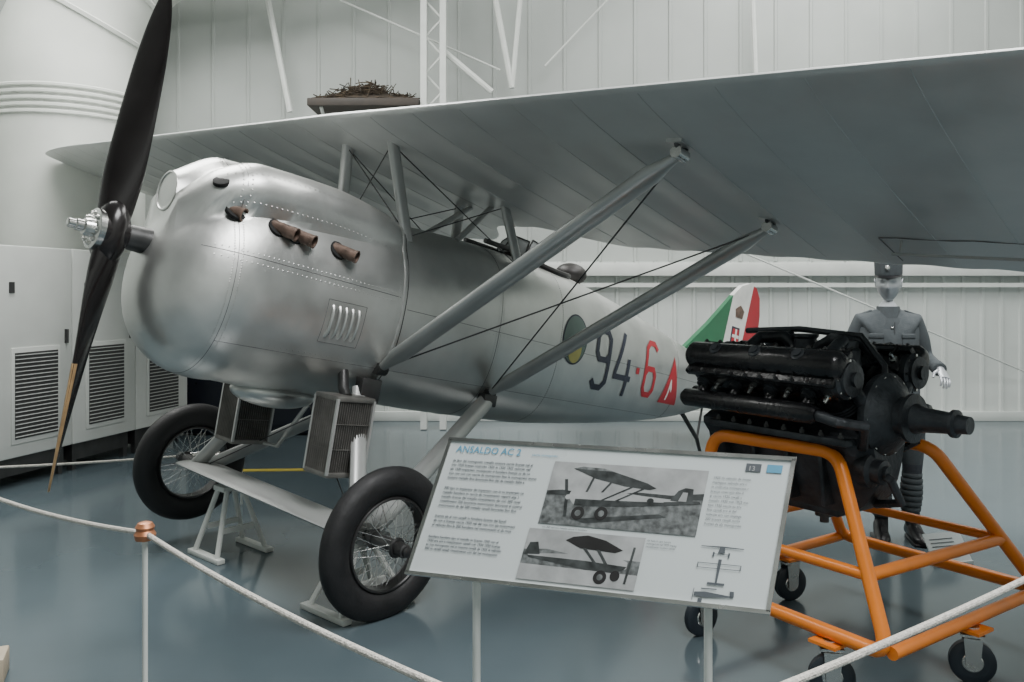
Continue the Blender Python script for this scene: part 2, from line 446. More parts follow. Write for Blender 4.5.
# markings
def wrap(b,vs,fs,X0,Z0,k,off=.004,sc=1.0):
    bm=bmesh.new(); bv=[bm.verts.new(v) for v in vs]
    for f in fs:
        try: bm.faces.new([bv[i] for i in f])
        except Exception: pass
    xs=[v.x for v in vs]; ys=[v.y for v in vs]
    for ax,lo,hi in((0,min(xs),max(xs)),(1,min(ys),max(ys))):
        c=lo+.02
        while c<hi:
            g=bm.verts[:]+bm.edges[:]+bm.faces[:]
            co_=(c,0,0) if ax==0 else (0,c,0); no=(1,0,0) if ax==0 else (0,1,0)
            bmesh.ops.bisect_plane(bm,geom=g,plane_co=co_,plane_no=no); c+=.025
    bm.verts.index_update()
    V=[side(X0+v.co.x,Z0+v.co.y,off) for v in bm.verts]; Fs=[[v.index for v in f.verts] for f in bm.faces]; bm.free()
    b.add(V,Fs,k)
def stroke(b,pts,wd,X0,Z0,k,closed=False,off=.004):
    N=len(pts); pts=[Vector((p[0],p[1])) for p in pts]; L_=[];R_=[]
    for i in range(N):
        if closed: a,c=pts[i-1],pts[(i+1)%N]
        else: a=pts[i-1] if i>0 else pts[i]*2-pts[1]; c=pts[i+1] if i<N-1 else pts[i]*2-pts[i-1]
        d1=(pts[i]-a).normalized(); d2=(c-pts[i]).normalized(); t=(d1+d2).normalized(); nn=Vector((-t.y,t.x)); m_=wd/2/max(.4,nn.dot(Vector((-d1.y,d1.x))))
        L_.append(pts[i]+nn*m_); R_.append(pts[i]-nn*m_)
    vs=[Vector((p.x,p.y,0)) for p in L_+R_]; fs=[]
    for i in range(N if closed else N-1): j=(i+1)%N; fs.append((i,j,N+j,N+i))
    wrap(b,vs,fs,X0,Z0,k,off)
b=PB()
sw=.044
nine=[(.20,.27),(.16,.22),(.06,.22),(.02,.27),(.02,.38),(.06,.43),(.16,.43),(.20,.38)]
stroke(b,nine,sw,3.46,-.29,'navy',True); stroke(b,[(.20,.30),(.20,.06),(.15,.01),(.06,.01),(.01,.06)],sw,3.46,-.29,'navy')
stroke(b,[(.10,.46),(.0,.16),(.0,.12),(.25,.12)],sw,3.78,-.29,'navy'); stroke(b,[(.19,.27),(.19,-.02)],sw,3.78,-.29,'navy')
stroke(b,[(0,.20),(.05,.20)],.05,4.11,-.29,'red')
six=[(.23-x_,.45-y_) for x_,y_ in nine]
stroke(b,six,sw,4.24,-.28,'red',True); stroke(b,[(.23-x_,.45-y_) for x_,y_ in [(.20,.30),(.20,.06),(.15,.01),(.06,.01),(.01,.06)]],sw,4.24,-.28,'red')
circ=lambda r,n=40,sx=1:[Vector((r*math.cos(2*math.pi*i/n)*sx,r*math.sin(2*math.pi*i/n),0)) for i in range(n)]
wrap(b,circ(.180,sx=.85),[list(range(40))],3.17,.02,'navy',.003)
wrap(b,circ(.168,sx=.85),[list(range(40))],3.17,.02,'emb',.004)
wrap(b,circ(.095,sx=.85),[list(range(40))],3.18,-.05,'yellow',.006)
wrap(b,[Vector(p) for p in((4.62,-.30,0),(5.00,-.30,0),(4.81,.11,0))],[(0,1,2)],0,0,'red')
wrap(b,[Vector(p) for p in((4.73,-.27,0),(4.76,-.27,0),(4.78,-.17,0),(4.82,-.20,0),(4.82,-.17,0),(4.79,-.09,0),(4.775,-.09,0))],[(0,1,2,3,4,5,6)],0,0,'rwhite',.006)
b.obj('fuselage_markings',PL,smooth=False)

# cockpit
b=PB()
ck=[(3.08+.33*math.cos(t),.24*math.sin(t)) for t in [2*math.pi*i/32 for i in range(32)]]
def topz(X,Y,off=0):
    lo,hi=0,math.pi/2
    for _ in range(25):
        m=(lo+hi)/2; p=hp(X,m)
        if p.y>abs(Y): lo=m
        else: hi=m
    return hp(X,lo).z+off
pts=[Vector((x,y,topz(x,y,.012))) for x,y in ck]
b.tube(pts,.024,'leather',8,closed=True)
b.add([p+Vector((0,0,-.005)) for p in pts]+[Vector((3.08,0,topz(3.08,0,-.0)+.01))],[(i,(i+1)%32,32) for i in range(32)],'black')
b.sphere((3.55,0,.56),(.12,.13,.085),'leather',16,10)
b.obj('cockpit_coaming',PL)
b=PB()
for (x0,y0),(x1,y1) in(((2.72,0),(2.80,.16)),((2.80,.16),(2.95,.22)),((2.72,0),(2.80,-.16)),((2.80,-.16),(2.95,-.22))):
    z=topz(x0,y0); z1=topz(x1,y1)
    q=[Vector((x0,y0,z)),Vector((x1,y1,z1)),Vector((x1+.06,y1*.85,z1+.15)),Vector((x0+.09,y0*.85,z+.17))]
    for i in range(4): b.tube([q[i],q[(i+1)%4]],.006,'dsteel',6)
    b.add(q,[(0,1,2,3)],'glass')
b.tube([(2.45,.1,.56),(2.78,.1,.56)],.018,'dsteel',10); b.tube([(2.45,-.1,.56),(2.78,-.1,.56)],.018,'dsteel',10)
b.obj('windscreen',PL)

# wing
HS=5.24; X_TIP=1.34
def wing_pts(Y,n=26):
    a=abs(Y); t=max(0,(a-3.6)/(HS-3.6)); t=min(t,.9995); q=math.sqrt(1-t*t)
    xl=X_TIP-(X_TIP-1.10)*q; xt=X_TIP+(3.30-X_TIP)*q
    xt-=.42*math.exp(-(Y/.45)**4)
    dz=-.022*Y if Y>0 else -.008*Y
    zl=.975+dz; zt=.745+dz+.02*math.exp(-(Y/.6)**2)
    if Y<0: zl+=.02*t; zt=zl+(zt-zl)*q+.0
    th=(1-.22*min(1,a/4))*(.25+.75*q)*min(1,q*2.5)+.02
    rib=.5-.5*math.cos(2*math.pi*Y/.36)
    if q>.5: xt-=.035*rib
    up=[];lo=[]
    for i in range(n):
        s=(1-math.cos(math.pi*i/(n-1)))/2
        prof=2.6*(.2969*math.sqrt(s)-.126*s-.3516*s*s+.2843*s**3-.1015*s**4)
        zc=zl+(zt-zl)*s; X=xl+(xt-xl)*s
        sc=math.sin(math.pi*s)*q
        up.append(Vector((X,Y,zc+prof*.30*th*1.0-.006*rib*sc)))
        lo.append(Vector((X,Y,zc-prof*.17*th+.012*rib*sc)))
    return up+lo[::-1][1:-1]
def wing_low(X,Y):
    pts=wing_pts(Y,60); lo=pts[60:]
    return min(lo,key=lambda p:abs(p.x-X)).z
Ys=list(np.arange(-5.13,5.131,.045)); Ys=[-5.239,-5.233,-5.215,-5.18]+Ys+[5.18,5.215,5.233,5.239]
b=PB(); b.grid([wing_pts(float(y)) for y in Ys],'dope',closed=True,capa=True,capb=True)
b.obj('wing',PL,angle=40)
b=PB()
for i in range(-13,14):
    Y=i*.36
    if abs(Y)<4.9:
        pts=wing_pts(Y,26)
        b.tube([p+Vector((0,0,.0002)) for p in pts[28:49]],.0024,'strut',4)
b.tube([(2.80,y,wing_low(2.80,y)-.001) for y in np.linspace(2.6,4.3,20)],.003,'seam',5)
b.tube([(2.80,2.6,wing_low(2.80,2.6)),(3.20,2.6,wing_low(3.20,2.6)-.0)],.003,'seam',5)
b.tube([(2.88,2.65,wing_low(2.88,2.65)-.06),(2.78,4.3,wing_low(2.78,4.3)-.06)],.008,'strut',6)
for y in(2.7,3.3,3.8,4.25): b.tube([(2.85,y,wing_low(2.85,y)-.06),(2.85,y,wing_low(2.85,y))],.007,'strut',6)
b.obj('wing_ribs_and_aileron',PL)

# struts
b=PB()
XF,XRr,YT=1.58,2.60,2.12
for sg in(1,-1):
    zt1=wing_low(XF,sg*YT)-.045; zt2=wing_low(XRr,sg*YT)-.030
    A1=Vector((XF,sg*YT,zt1)); A2=Vector((XRr,sg*(YT-.03),zt2))
    B1=Vector((1.50,sg*.42,-.42)); B2=Vector((2.42,sg*.42,-.46))
    for A,Bq in((A1,B1),(A2,B2)):
        d=(A-Bq); P_=[Bq,Bq+d*.03,Bq+d*.08,Bq+d*.92,Bq+d*.97,A]
        b.tube(P_,[.025,.035,.070,.070,.035,.02],'strut',18,ref=(1,0,0),r2=[.02,.025,.036,.036,.025,.02])
        for dx in(-.05,.05): b.tube([A+Vector((dx,0,.05)),A+Vector((0,0,-.01))],.014,'dsteel',8)
        b.lathe(A+Vector((-.04,0,0)),(1,0,0),[(0,.03),(.08,.03)],'steel',12)
        b.box(A+Vector((0,0,.045)),(.14,.08,.02),'strut')
        b.lathe(Bq+Vector((-.03,0,0)),(1,0,0),[(0,.035),(.07,.035)],'dsteel',12)
    for p,q in((A1,B2),(A2,B1)):
        b.tube([p,q],.0045,'dsteel',6)
    for (x0,y0_),(x1,y1) in(((1.58,.34),(1.42,.22)),((2.60,.34),(2.45,.22))):
        z0=topz(x0,y0_); b.tube([(x0,sg*y0_,z0-.03),(x1,sg*y1,wing_low(x1,y1)+.02)],.042,'strut',14,ref=(1,0,0),r2=.026)
    b.tube([(1.58,sg*.34,topz(1.58,.34)),(2.45,sg*.22,wing_low(2.45,.22))],.004,'dsteel',5)
    b.tube([(2.60,sg*.34,topz(2.6,.34)),(1.42,sg*.22,wing_low(1.42,.22))],.004,'dsteel',5)
    b.tube([(1.58,sg*.34,topz(1.58,.34)),(1.42,-sg*.22,wing_low(1.42,.22))],.004,'dsteel',5)
    b.tube([(2.1,sg*.2,topz(2.1,.2)),(2.45,sg*.1,wing_low(2.45,.1))],.02,'strut',8)
b.obj('wing_struts_and_wires',PL)

# landing gear
AXL=1.25; AZL=-1.235; YN=1.03
b=PB()
rows=[]
for y in np.linspace(-.86,.88,3):
    rows.append([Vector((AXL-.02+.16*math.cos(t)+.02,y,AZL+.028*math.sin(t))) for t in [2*math.pi*i/20 for i in range(20)]])
b.grid(rows,'strut',closed=True,capa=True,capb=True)
b.tube([(AXL,-1.12,AZL),(AXL,1.18,AZL)],.026,'dsteel',14)
for sg in(1,-1):
    y=sg*.84
    b.tube([(AXL+.05,y,AZL),(2.42,sg*.42,-.5)],.055,'strut',14,ref=(1,0,0),r2=.03)
    b.tube([(AXL-.03,y,AZL),(1.42,sg*.38,-.55)],.050,'strut',14,ref=(1,0,0),r2=.03)
    b.lathe((AXL,sg*.82,AZL),(0,sg,0),[(0,.06),(.05,.06)],'strut',16)
    b.box((1.46,sg*.40,-.55),(.14,.07,.14),'dsteel',bev=.01)
    b.box((2.42,sg*.42,-.5),(.12,.07,.08),'dsteel',bev=.01)
b.tube([(AXL,.8,AZL),(1.5,-.36,-.55)],.004,'dsteel',5); b.tube([(AXL,-.8,AZL),(1.5,.36,-.55)],.004,'dsteel',5)
b.obj('undercarriage_legs',PL)
def wheel(yc,sg,name):
    b=PB(); c=Vector((AXL,yc,AZL)); R0=.300;rt=.076
    rows=[]
    for i in range(64):
        t=2*math.pi*i/64; rr=[]
        for j in range(18):
            a=2*math.pi*j/18; q=R0+rt*math.cos(a)
            rr.append(c+Vector((q*math.cos(t),.060*math.sin(a),q*math.sin(t))))
        rows.append(rr)
    rows.append(rows[0]); b.grid(rows,'rubber',closed=True)
    RR=.226
    for dy in(-.035,.035):
        b.tube([c+Vector((RR*math.cos(t),dy,RR*math.sin(t))) for t in [2*math.pi*i/56 for i in range(56)]],.008,'dsteel',6,closed=True)
    b.lathe(c+Vector((0,-.03,0)),(0,1,0),[(0,RR-.006),(.0,RR+.008),(.06,RR+.008),(.06,RR-.006),(0,RR-.006)],'dsteel',56,caps=False)
    b.lathe(c+Vector((0,-.10,0)),(0,1,0),[(0,.03),(.0,.045),(.012,.05),(.02,.034),(.18,.034),(.188,.05),(.2,.045),(.2,.03)],'dsteel',20)
    b.lathe(c+Vector((0,sg*.10,0)),(0,sg,0),[(0,.036),(.05,.034),(.055,.026),(.07,.026),(.075,.015)],'dsteel',18)
    n=52
    for i in range(n):
        t=2*math.pi*i/n; s=1 if i%2 else -1; t2=t+.55*(1 if (i//2)%2 else -1)
        b.tube([c+Vector((.045*math.cos(t),s*.088,.045*math.sin(t))),c+Vector((RR*math.cos(t2),s*.012,RR*math.sin(t2)))],.0016,'steel',5)
    b.obj(name,PL)
wheel(YN,1,'wheel_port'); wheel(-.96,-1,'wheel_starboard')
# radiators
b=PB()
for sg in(1,-1):
    Rr=Matrix.Rotation(math.radians(-3),3,'Y')
    c=Vector((1.27,sg*.48,-.80))
    DX,DY,DZ=.24,.20,.40
    b.box(c,(DX-.03,DY-.03,DZ),'black',Rr)
    for zq in(-.5,.5): b.box(c+Rr@Vector((0,0,zq*DZ)),(DX+.01,DY+.01,.028),'rad',Rr,bev=.006)
    for qx in(-1,1):
        for qy in(-1,1): b.box(c+Rr@Vector((qx*DX/2,qy*DY/2,0)),(.014,.014,DZ),'strut',Rr)
    for j in range(16):
        xx=-DX/2+.012+j*(DX-.024)/15
        b.box(c+Rr@Vector((xx,0,0)),(.003,DY-.004,DZ),'rad',Rr)
    for j in range(1,3):
        zc_=-DZ/2+j*DZ/3; b.box(c+Rr@Vector((0,0,zc_)),(DX,DY+.001,.003),'rad',Rr)
    b.box(c+Rr@Vector((DX/2,0,0)),(.006,DY,DZ),'strut',Rr)
    for j in range(11):
        b.box(c+Rr@Vector((-DX/2+.003,-DY/2+.01+j*(DY-.02)/10,0)),(.02,.003,DZ),'rad',Rr)
    b.tube([c+Vector((0,0,.2)),Vector((1.28,sg*.42,-.56)),Vector((1.3,sg*.34,-.42))],.03,'dsteel',12)
    b.tube([c+Vector((.05,0,-.2)),Vector((1.42,sg*.3,-1.0)),Vector((1.5,sg*.1,-.6))],.014,'strut',10)
b.obj('radiators',PL)
# propeller
b=PB(); b.M=Matrix.Translation((.045,0,0))
def blade(sgn):
    rows=[];rows2=[]
    for i in range(40):
        t=i/39; r=.06+t*1.19
        ch=hermite([.06,.15,.3,.55,.8,1.0,1.15,1.22,1.25],[.15,.17,.19,.195,.185,.155,.105,.06,.015],r)
        th=hermite([.06,.15,.4,.8,1.25],[.14,.12,.055,.028,.006],r)
        tw=math.radians(hermite([.06,.3,.6,1.25],[58,51,38,24],r))
        d=Vector((math.sin(tw),math.cos(tw)*sgn,0)); nn=Vector((math.cos(tw),-math.sin(tw)*sgn,0))
        rr=[]
        for j in range(20):
            a=2*math.pi*j/20
            rr.append(Vector((0,0,sgn*r))+d*(math.cos(a)*ch/2)+nn*(math.sin(a)*th/2*(1 if math.sin(a)>0 else .7)))
        rows.append(rr)
        if r>.62:
            ed=Vector((0,0,sgn*r))-d*(ch/2-.006); w=.022
            rows2.append([ed+(-d*.008),ed+nn*(th*.18+.003)+d*w*.2,ed+nn*(th*.3+.003)+d*w,ed-nn*(th*.25+.003)+d*w,ed-nn*(th*.15+.003)+d*w*.2])
    b.grid(rows,'prop',closed=True,capa=True,capb=True)
    if sgn<0: b.grid(rows2,'tan',closed=True,capa=True,capb=True)
blade(1); blade(-1)
b.sphere((0,0,0),(.085,.105,.17),'prop',28,20)
b.lathe((-.065,0,0),(1,0,0),[(0,.085),(.01,.098),(.12,.098),(.13,.085)],'prop',32)
b.lathe((-.075,0,0),(-1,0,0),[(-.02,.10),(.008,.10),(.012,.094),(.012,.05),(.03,.045),(.05,.04),(.055,.028),(.085,.028),(.09,.022),(.12,.022),(.125,.016)],'steel',28)
for i in range(8):
    t=2*math.pi*i/8; b.lathe((-.085,.074*math.cos(t),.074*math.sin(t)),(-1,0,0),[(0,.012),(.012,.012),(.012,.006),(.02,.006)],'steel',6)
b.lathe((.05,0,0),(1,0,0),[(0,.06),(.16,.07)],'dsteel',20)
b.obj('propeller',PL)
# tail
b=PB()
out=[(5.35,.24),(5.75,.56),(6.1,.88),(6.28,1.03),(6.45,1.09),(6.6,1.07),(6.70,.98),(6.76,.8),(6.79,.45),(6.73,.05),(6.6,-.16),(6.45,-.24),(6.1,-.2),(6.04,.04)]
def clipx(poly,x0,x1):
    def clip(poly,c,keepg):
        o=[]
        for i in range(len(poly)):
            p,q=poly[i],poly[(i+1)%len(poly)]
            fp=(p[0]-.12*p[1])-c; fq=(q[0]-.12*q[1])-c
            if not keepg: fp,fq=-fp,-fq
            if fp>=0: o.append(p)
            if fp*fq<0:
                t=fp/(fp-fq); o.append((p[0]+(q[0]-p[0])*t,p[1]+(q[1]-p[1])*t))
        return o
    return clip(clip(poly,x0,True),x1,False)
T=Matrix(((1,0,0,0),(0,0,1,0),(0,1,0,0),(0,0,0,1)))
for a,c,k in((5,6.02,'green'),(6.02,6.40,'rwhite'),(6.40,8,'red')):
    b.prism(clipx(out,a,c),-.022,.022,k,T)
b.prism([(6.20,.60),(6.36,.60),(6.38,.44),(6.29,.34),(6.20,.44)],-.026,.026,'navy',T)
b.prism([(6.22,.58),(6.345,.58),(6.36,.45),(6.29,.37),(6.22,.45)],-.029,.029,'red',T)
b.prism([(6.27,.58),(6.30,.58),(6.31,.38),(6.28,.38)],-.031,.031,'rwhite',T); b.prism([(6.22,.52),(6.355,.52),(6.355,.49),(6.22,.49)],-.031,.031,'rwhite',T)
b.prism([(6.24,.70),(6.38,.70),(6.40,.78),(6.35,.81),(6.31,.83),(6.27,.81),(6.22,.78)],-.028,.028,'rust',T)
b.obj('fin_and_rudder',PL,smooth=False)
b=PB()
rows=[]
for y in np.linspace(-1.55,1.55,31):
    q=math.sqrt(max(.02,1-(abs(y)/1.56)**3)); x0=6.1-.62*q; x1=6.1+.55*q
    rows.append([Vector(((x0+x1)/2+(x1-x0)/2*math.cos(t),y,.12+.025*q*math.sin(t))) for t in [2*math.pi*i/18 for i in range(18)]])
b.grid(rows,'dope',closed=True,capa=True,capb=True)
b.obj('tailplane',PL)
b=PB(); tp=Vector((5.55,0,-.36))
Minv=MW.inverted(); g=W(5.9,0,-.4); g.z=.02
gl=Minv@g; gl.y*=-1
b.tube([tp,gl+Vector((-.1,0,.12)),gl],[.022,.02,.016],'dsteel',10); b.tube([Vector((5.9,0,-.27)),gl+Vector((-.1,0,.12))],.012,'dsteel',8)
b.obj('tailskid',PL)

# ------------------------------------------------------------------ axle stands
def stand(Y,fx):
    top=W(AXL+.02,Y,AZL-.045); 
    E=empty('axle_stand',Matrix.Translation((top.x,top.y,0))); z=top.z
    b=MB([]); 
    rz=Matrix.Rotation(math.atan2(Ln.y,Ln.x),4,'Z'); b.M=rz
    # local x = along the span, local y = aft
    b.box((0,0,z-.012),(.12,.16,.03),'white',bev=.004)
    for sx in(-1,1):
        for sy in(-1,1):
            b.tube([(sx*.05,sy*.05,z-.02),(sx*.13,sy*fx,.02)],.016,'white',8)
    for sy in(-1,1): b.box((0,sy*fx,.015),(.36,.05,.028),'white',bev=.004)
    b.box((.09,0,z*.4),(.02,.20,.03),'white'); b.box((-.09,0,z*.4),(.02,.20,.03),'white')
    b.obj('stand_frame',E)
stand(-.48,.16); stand(.80,.20)

# ================================================================== ENGINE + TROLLEY
F1=Vector((1.39,3.14,.25)); BL=Vector((.84,4.0,.25)); FR=Vector((2.38,3.83,.25)); BR=Vector((1.82,4.68,.25))
TF1=Vector((1.34,3.5,.93)); TBL=Vector((.94,3.96,.93)); TFR=Vector((1.80,3.65,.93)); TBR=Vector((1.42,4.12,.93))
E=empty('engine_trolley')
b=MB([])
def rnd(pts,r=.07,n=5):
    out=[pts[0]]
    for i in range(1,len(pts)-1):
        p=pts[i]; a=(pts[i-1]-p).normalized(); c=(pts[i+1]-p).normalized(); A=p+a*r; C=p+c*r
        for t in range(n+1):
            s=t/n; out.append(A*(1-s)**2+p*2*s*(1-s)+C*s*s)
    out.append(pts[-1]); return out
tr=.028
def loop(pts):
    m=(pts[0]+pts[-1])/2
    b.tube(rnd([m]+pts+[m],.08),tr,'orange',14)
loop([F1,TF1,TBL,BL]); loop([FR,TFR,TBR,BR])
b.tube([F1+(FR-F1)*.02,FR],tr*.9,'orange',12); b.tube([BL,BR],tr*.9,'orange',12)
def lp(a,c,z): t=(z-a.z)/(c.z-a.z); return a+(c-a)*t
b.tube([lp(F1,TF1,.5),lp(FR,TFR,.5)],tr*.9,'orange',12); b.tube([lp(BL,TBL,.5),lp(BR,TBR,.5)],tr*.9,'orange',12)
b.tube([lp(F1,TF1,.5),lp(BL,TBL,.5)],tr*.8,'orange',12); b.tube([lp(FR,TFR,.5),lp(BR,TBR,.5)],tr*.8,'orange',12)
b.obj('tubular_frame',E)
b=MB([])
wdir=(FR-F1).normalized(); ldir=(BL-F1).normalized()
for p,an in((F1+ldir*.25,-.15),(BL+ldir*-.05,.5),(F1+wdir*.60,-.35),(BL+wdir*.72,.3)):
    c=Vector((p.x,p.y,.088)); ax=Vector((math.cos(an),math.sin(an),0)); ft=Vector((-ax.y,ax.x,0)); c=c-ft*.02
    fw=c
    b.lathe(fw-ft*.02,ft,[(0,.055),(.0,.078),(.006,.088),(.034,.088),(.04,.078),(.04,.055)],'caster',32)
    b.lathe(fw-ft*.023,ft,[(0,.036),(.003,.040),(.043,.040),(.046,.036)],'steel',20)
    Ra=Matrix.Rotation(an,3,'Z')
    for q in(-1,1): b.box(fw+ft*q*.030+Vector((0,0,.04)),(.05,.004,.12),'steel',Ra,taper=1.4)
    b.box((p.x,p.y,.195),(.09,.09,.010),'steel',Ra); b.lathe((p.x,p.y,.195),(0,0,1),[(0,.035),(.03,.03)],'steel',16)
    b.box((p.x,p.y,.215),(.12,.12,.012),'orange',Matrix.Rotation(math.atan2(wdir.y,wdir.x),3,'Z'))
b.obj('casters',E)

a=Vector((.57,-.82,0)).normalized(); w=Vector((-a.y,a.x,0))
EM=Matrix(((a.x,w.x,0,1.36),(a.y,w.y,0,3.82),(0,0,1,0),(0,0,0,1)))
E=empty('vee_aero_engine',EM)
b=MB([])
def csec(x,pts): return [Vector((x,y,z)) for y,z in pts]
prof=[(-.10,.66),(.10,.66),(.15,.78),(.19,.92),(.23,.97),(.23,1.0),(.17,1.03),(.10,1.16),(-.10,1.16),(-.17,1.03),(-.23,1.0),(-.23,.97),(-.19,.92),(-.15,.78)]
def scl(s,zc=.95): return [(y*s,zc+(z-zc)*s) for y,z in prof]
b.grid([csec(-.50,scl(.7)),csec(-.46,scl(.95)),csec(-.2,scl(1.0)),csec(.24,scl(1.0)),csec(.30,scl(.85)),csec(.36,scl(.62,1.05))],'eng2',closed=True,capa=True,capb=True)
for x in(-.35,-.18,0,.17):
    b.box((x,0,.80),(.02,.36,.22),'eng2',bev=.004,taper=1.15)
for sy in(-1,1):
    b.box((-.02,sy*.235,.985),(.72,.075,.03),'eng2',bev=.006)
    for x in np.linspace(-.34,.3,8): b.lathe((x,sy*.25,1.0),(0,0,1),[(0,.012),(.014,.012),(.014,.006),(.024,.006)],'dsteel',6)
    R=Matrix.Rotation(-sy*math.radians(45),3,'X'); C=Vector((-.06,sy*.20,1.20))
    b.box(C+R@Vector((0,0,.05)),(.74,.17,.11),'eng',R,bev=.018)
    for x in np.linspace(-.285,.285,4):
        b.lathe(C+R@Vector((x,0,-.15)),R@Vector((0,0,1)),[(0,.105),(.02,.105),(.025,.085),(.09,.085),(.10,.092),(.20,.092)],'eng',24)
        for hh_ in(.045,.06,.075): b.lathe(C+R@Vector((x,0,-.15+hh_)),R@Vector((0,0,1)),[(0,.085),(.003,.092),(.006,.085)],'eng2',24,caps=False)
        for q in(-1,1):
            b.lathe(C+R@Vector((x+.05,q*.085,.05)),R@Vector((0,q,0)),[(0,.018),(.012,.018),(.014,.011),(.04,.008)],'steel',8)
            b.lathe(C+R@Vector((x-.04,q*.08,.05)),R@Vector((0,q,0)),[(0,.034),(.012,.034),(.014,.026),(.03,.026)],'eng2',16)
    b.box(C+R@Vector((0,0,.115)),(.78,.19,.03),'eng',R,bev=.006)
    b.tube([C+R@Vector((x,0,.132)) for x in(-.41,-.40,-.38,.38,.40,.41)],[.03,.050,.064,.064,.050,.03],'eng',20,ref=(0,1,0))
    for x in(-.22,0,.22): b.lathe(C+R@Vector((x,0,.18)),R@Vector((0,0,1)),[(0,.03),(.016,.03),(.02,.02),(.028,.02)],'eng2',14)
    for x in np.linspace(-.36,.36,10):
        for q in(-1,1): b.lathe(C+R@Vector((x,q*.086,.128)),R@Vector((0,0,1)),[(0,.009),(.016,.009),(.018,.004)],'dsteel',6)
    o=C+R@Vector((0,sy*.165,.02))
    b.tube([o+Vector((x,0,0)) for x in(-.42,-.40,.28,.31)],[.028,.042,.042,.028],'eng',16)
    for x in np.linspace(-.285,.285,4): b.tube([o+Vector((x-.04,0,0)),C+R@Vector((x-.04,sy*.07,.03))],.028,'eng',12)
    b.tube([o+Vector((.28,0,0)),o+Vector((.40,0,-.02)),Vector((.40,sy*.24,1.06)),Vector((.34,sy*.16,.96))],.022,'eng2',10)
    b.lathe(C+R@Vector((.36,0,.06)),(1,0,0),[(0,.085),(.03,.085),(.04,.07),(.055,.07),(.06,.03),(.075,.03)],'eng2',24)
    for t in range(8):
        an=t*math.pi/4; b.lathe(C+R@Vector((.39,.074*math.cos(an),.06+.074*math.sin(an))),(1,0,0),[(0,.007),(.01,.007)],'steel',6)
    b.lathe((-.5,sy*.12,1.08),(-1,0,0),[(-.05,.06),(.05,.06),(.06,.045),(.10,.045)],'eng',20)
    b.tube([(.33,sy*.10,1.10),C+R@Vector((.38,0,.04))],.028,'eng2',12)
    hp_=[C+R@Vector((x,-sy*.10,.10)) for x in np.linspace(-.38,.34,12)]
    b.tube(hp_,.011,'eng2',8)
    for x in np.linspace(-.285,.285,4):
        b.tube([C+R@Vector((x+.05,-sy*.10,.10)),C+R@Vector((x+.07,-sy*.14,.09)),C+R@Vector((x+.05,-sy*.12,.05))],.005,'black',6)
b.box((-.05,0,1.26),(.22,.14,.16),'eng2',bev=.02); b.lathe((-.05,0,1.33),(0,0,1),[(0,.05),(.05,.05),(.06,.06),(.07,.06)],'eng2',20)
for sy in(-1,1):
    for x in(-.25,.18): b.tube([(-.05,0,1.30),(x*.6,sy*.02,1.385),(x,sy*.06,1.38),(x,sy*.15,1.33)],.028,'eng2',12)
b.box((-.3,0,1.25),(.16,.1,.12),'eng',bev=.02)
b.lathe((-.36,-.05,1.30),(-1,0,0),[(0,.05),(.10,.05),(.11,.03),(.13,.03)],'eng2',18); b.lathe((-.36,.06,1.30),(-1,0,0),[(0,.05),(.10,.05),(.11,.03),(.13,.03)],'eng2',18)
b.tube([(-.42,.05,1.40),(-.1,.03,1.42),(.20,.05,1.40),(.32,.03,1.28),(.34,0,1.18)],.014,'eng2',8)
b.lathe((.16,0,1.24),(0,0,1),[(0,.06),(.10,.06),(.11,.05),(.14,.05),(.15,.02)],'eng2',20)
b.lathe((.32,0,1.08),(1,0,0),[(0,.17),(.02,.175),(.035,.175),(.045,.16),(.08,.12),(.10,.085),(.13,.08),(.135,.10),(.15,.10),(.155,.062),(.20,.05),(.30,.042),(.305,.055),(.32,.055),(.325,.038),(.37,.034)],'eng2',32)
for t in range(14):
    an=2*math.pi*t/14; b.lathe((.35,.155*math.cos(an),1.08+.155*math.sin(an)),(1,0,0),[(0,.01),(.014,.01)],'steel',6)
b.lathe((.30,-.1,.86),(1,0,0),[(0,.07),(.05,.07),(.06,.05),(.10,.05),(.105,.03),(.12,.03)],'eng2',20)
b.tube([(.38,-.10,.86),(.44,-.12,.84),(.44,-.05,.74),(.3,0,.70)],.018,'eng2',10)
b.tube([(.30,.12,.9),(.36,.2,.95),(.3,.26,1.1),(.2,.27,1.2)],.018,'eng',10)
b.box((.0,0,.645),(.35,.16,.04),'eng2',bev=.01); b.lathe((.05,0,.63),(0,0,-1),[(0,.04),(.03,.04),(.035,.02),(.06,.02)],'dsteel',14)
b.obj('engine_block',E)

# ================================================================== SIGN
o=Vector((-.282,2.284,.842)); ex=Vector((.884,-.284,0)); SWd=ex.length; ex.normalize(); pd=Vector((-ex.y,ex.x,0))
uy=(pd*.165+Vector((0,0,.333))+ex*.06); SH=uy.length; uy.normalize(); uz=ex.cross(uy).normalized()
SM=Matrix(((ex.x,uy.x,uz.x,o.x),(ex.y,uy.y,uz.y,o.y),(ex.z,uy.z,uz.z,o.z),(0,0,0,1)))
E=empty('information_board',Matrix.Translation(o))
SL=Matrix.Translation(-o)@SM
b=MB([]); b.M=SL; b.box((SWd/2,SH/2,-.008),(SWd,SH,.012),'board'); 
for (x,y,sx,sy) in((SWd/2,.0,SWd+.012,.01),(SWd/2,SH,SWd+.012,.01),(0,SH/2,.01,SH),(SWd,SH/2,.01,SH)): b.box((x,y,-.007),(sx,sy,.020),'steel')
b.obj('panel',E,smooth=False)
b=MB([]); b.M=SL
def txt(s,x,y,size,k,off=0,space=1,line=1):
    vs,fs=text_mesh(s,size,off,space=space,line=line); b.add([Vector((v.x+x*SWd,v.y+(1-y)*SH,.0008)) for v in vs],fs,k)
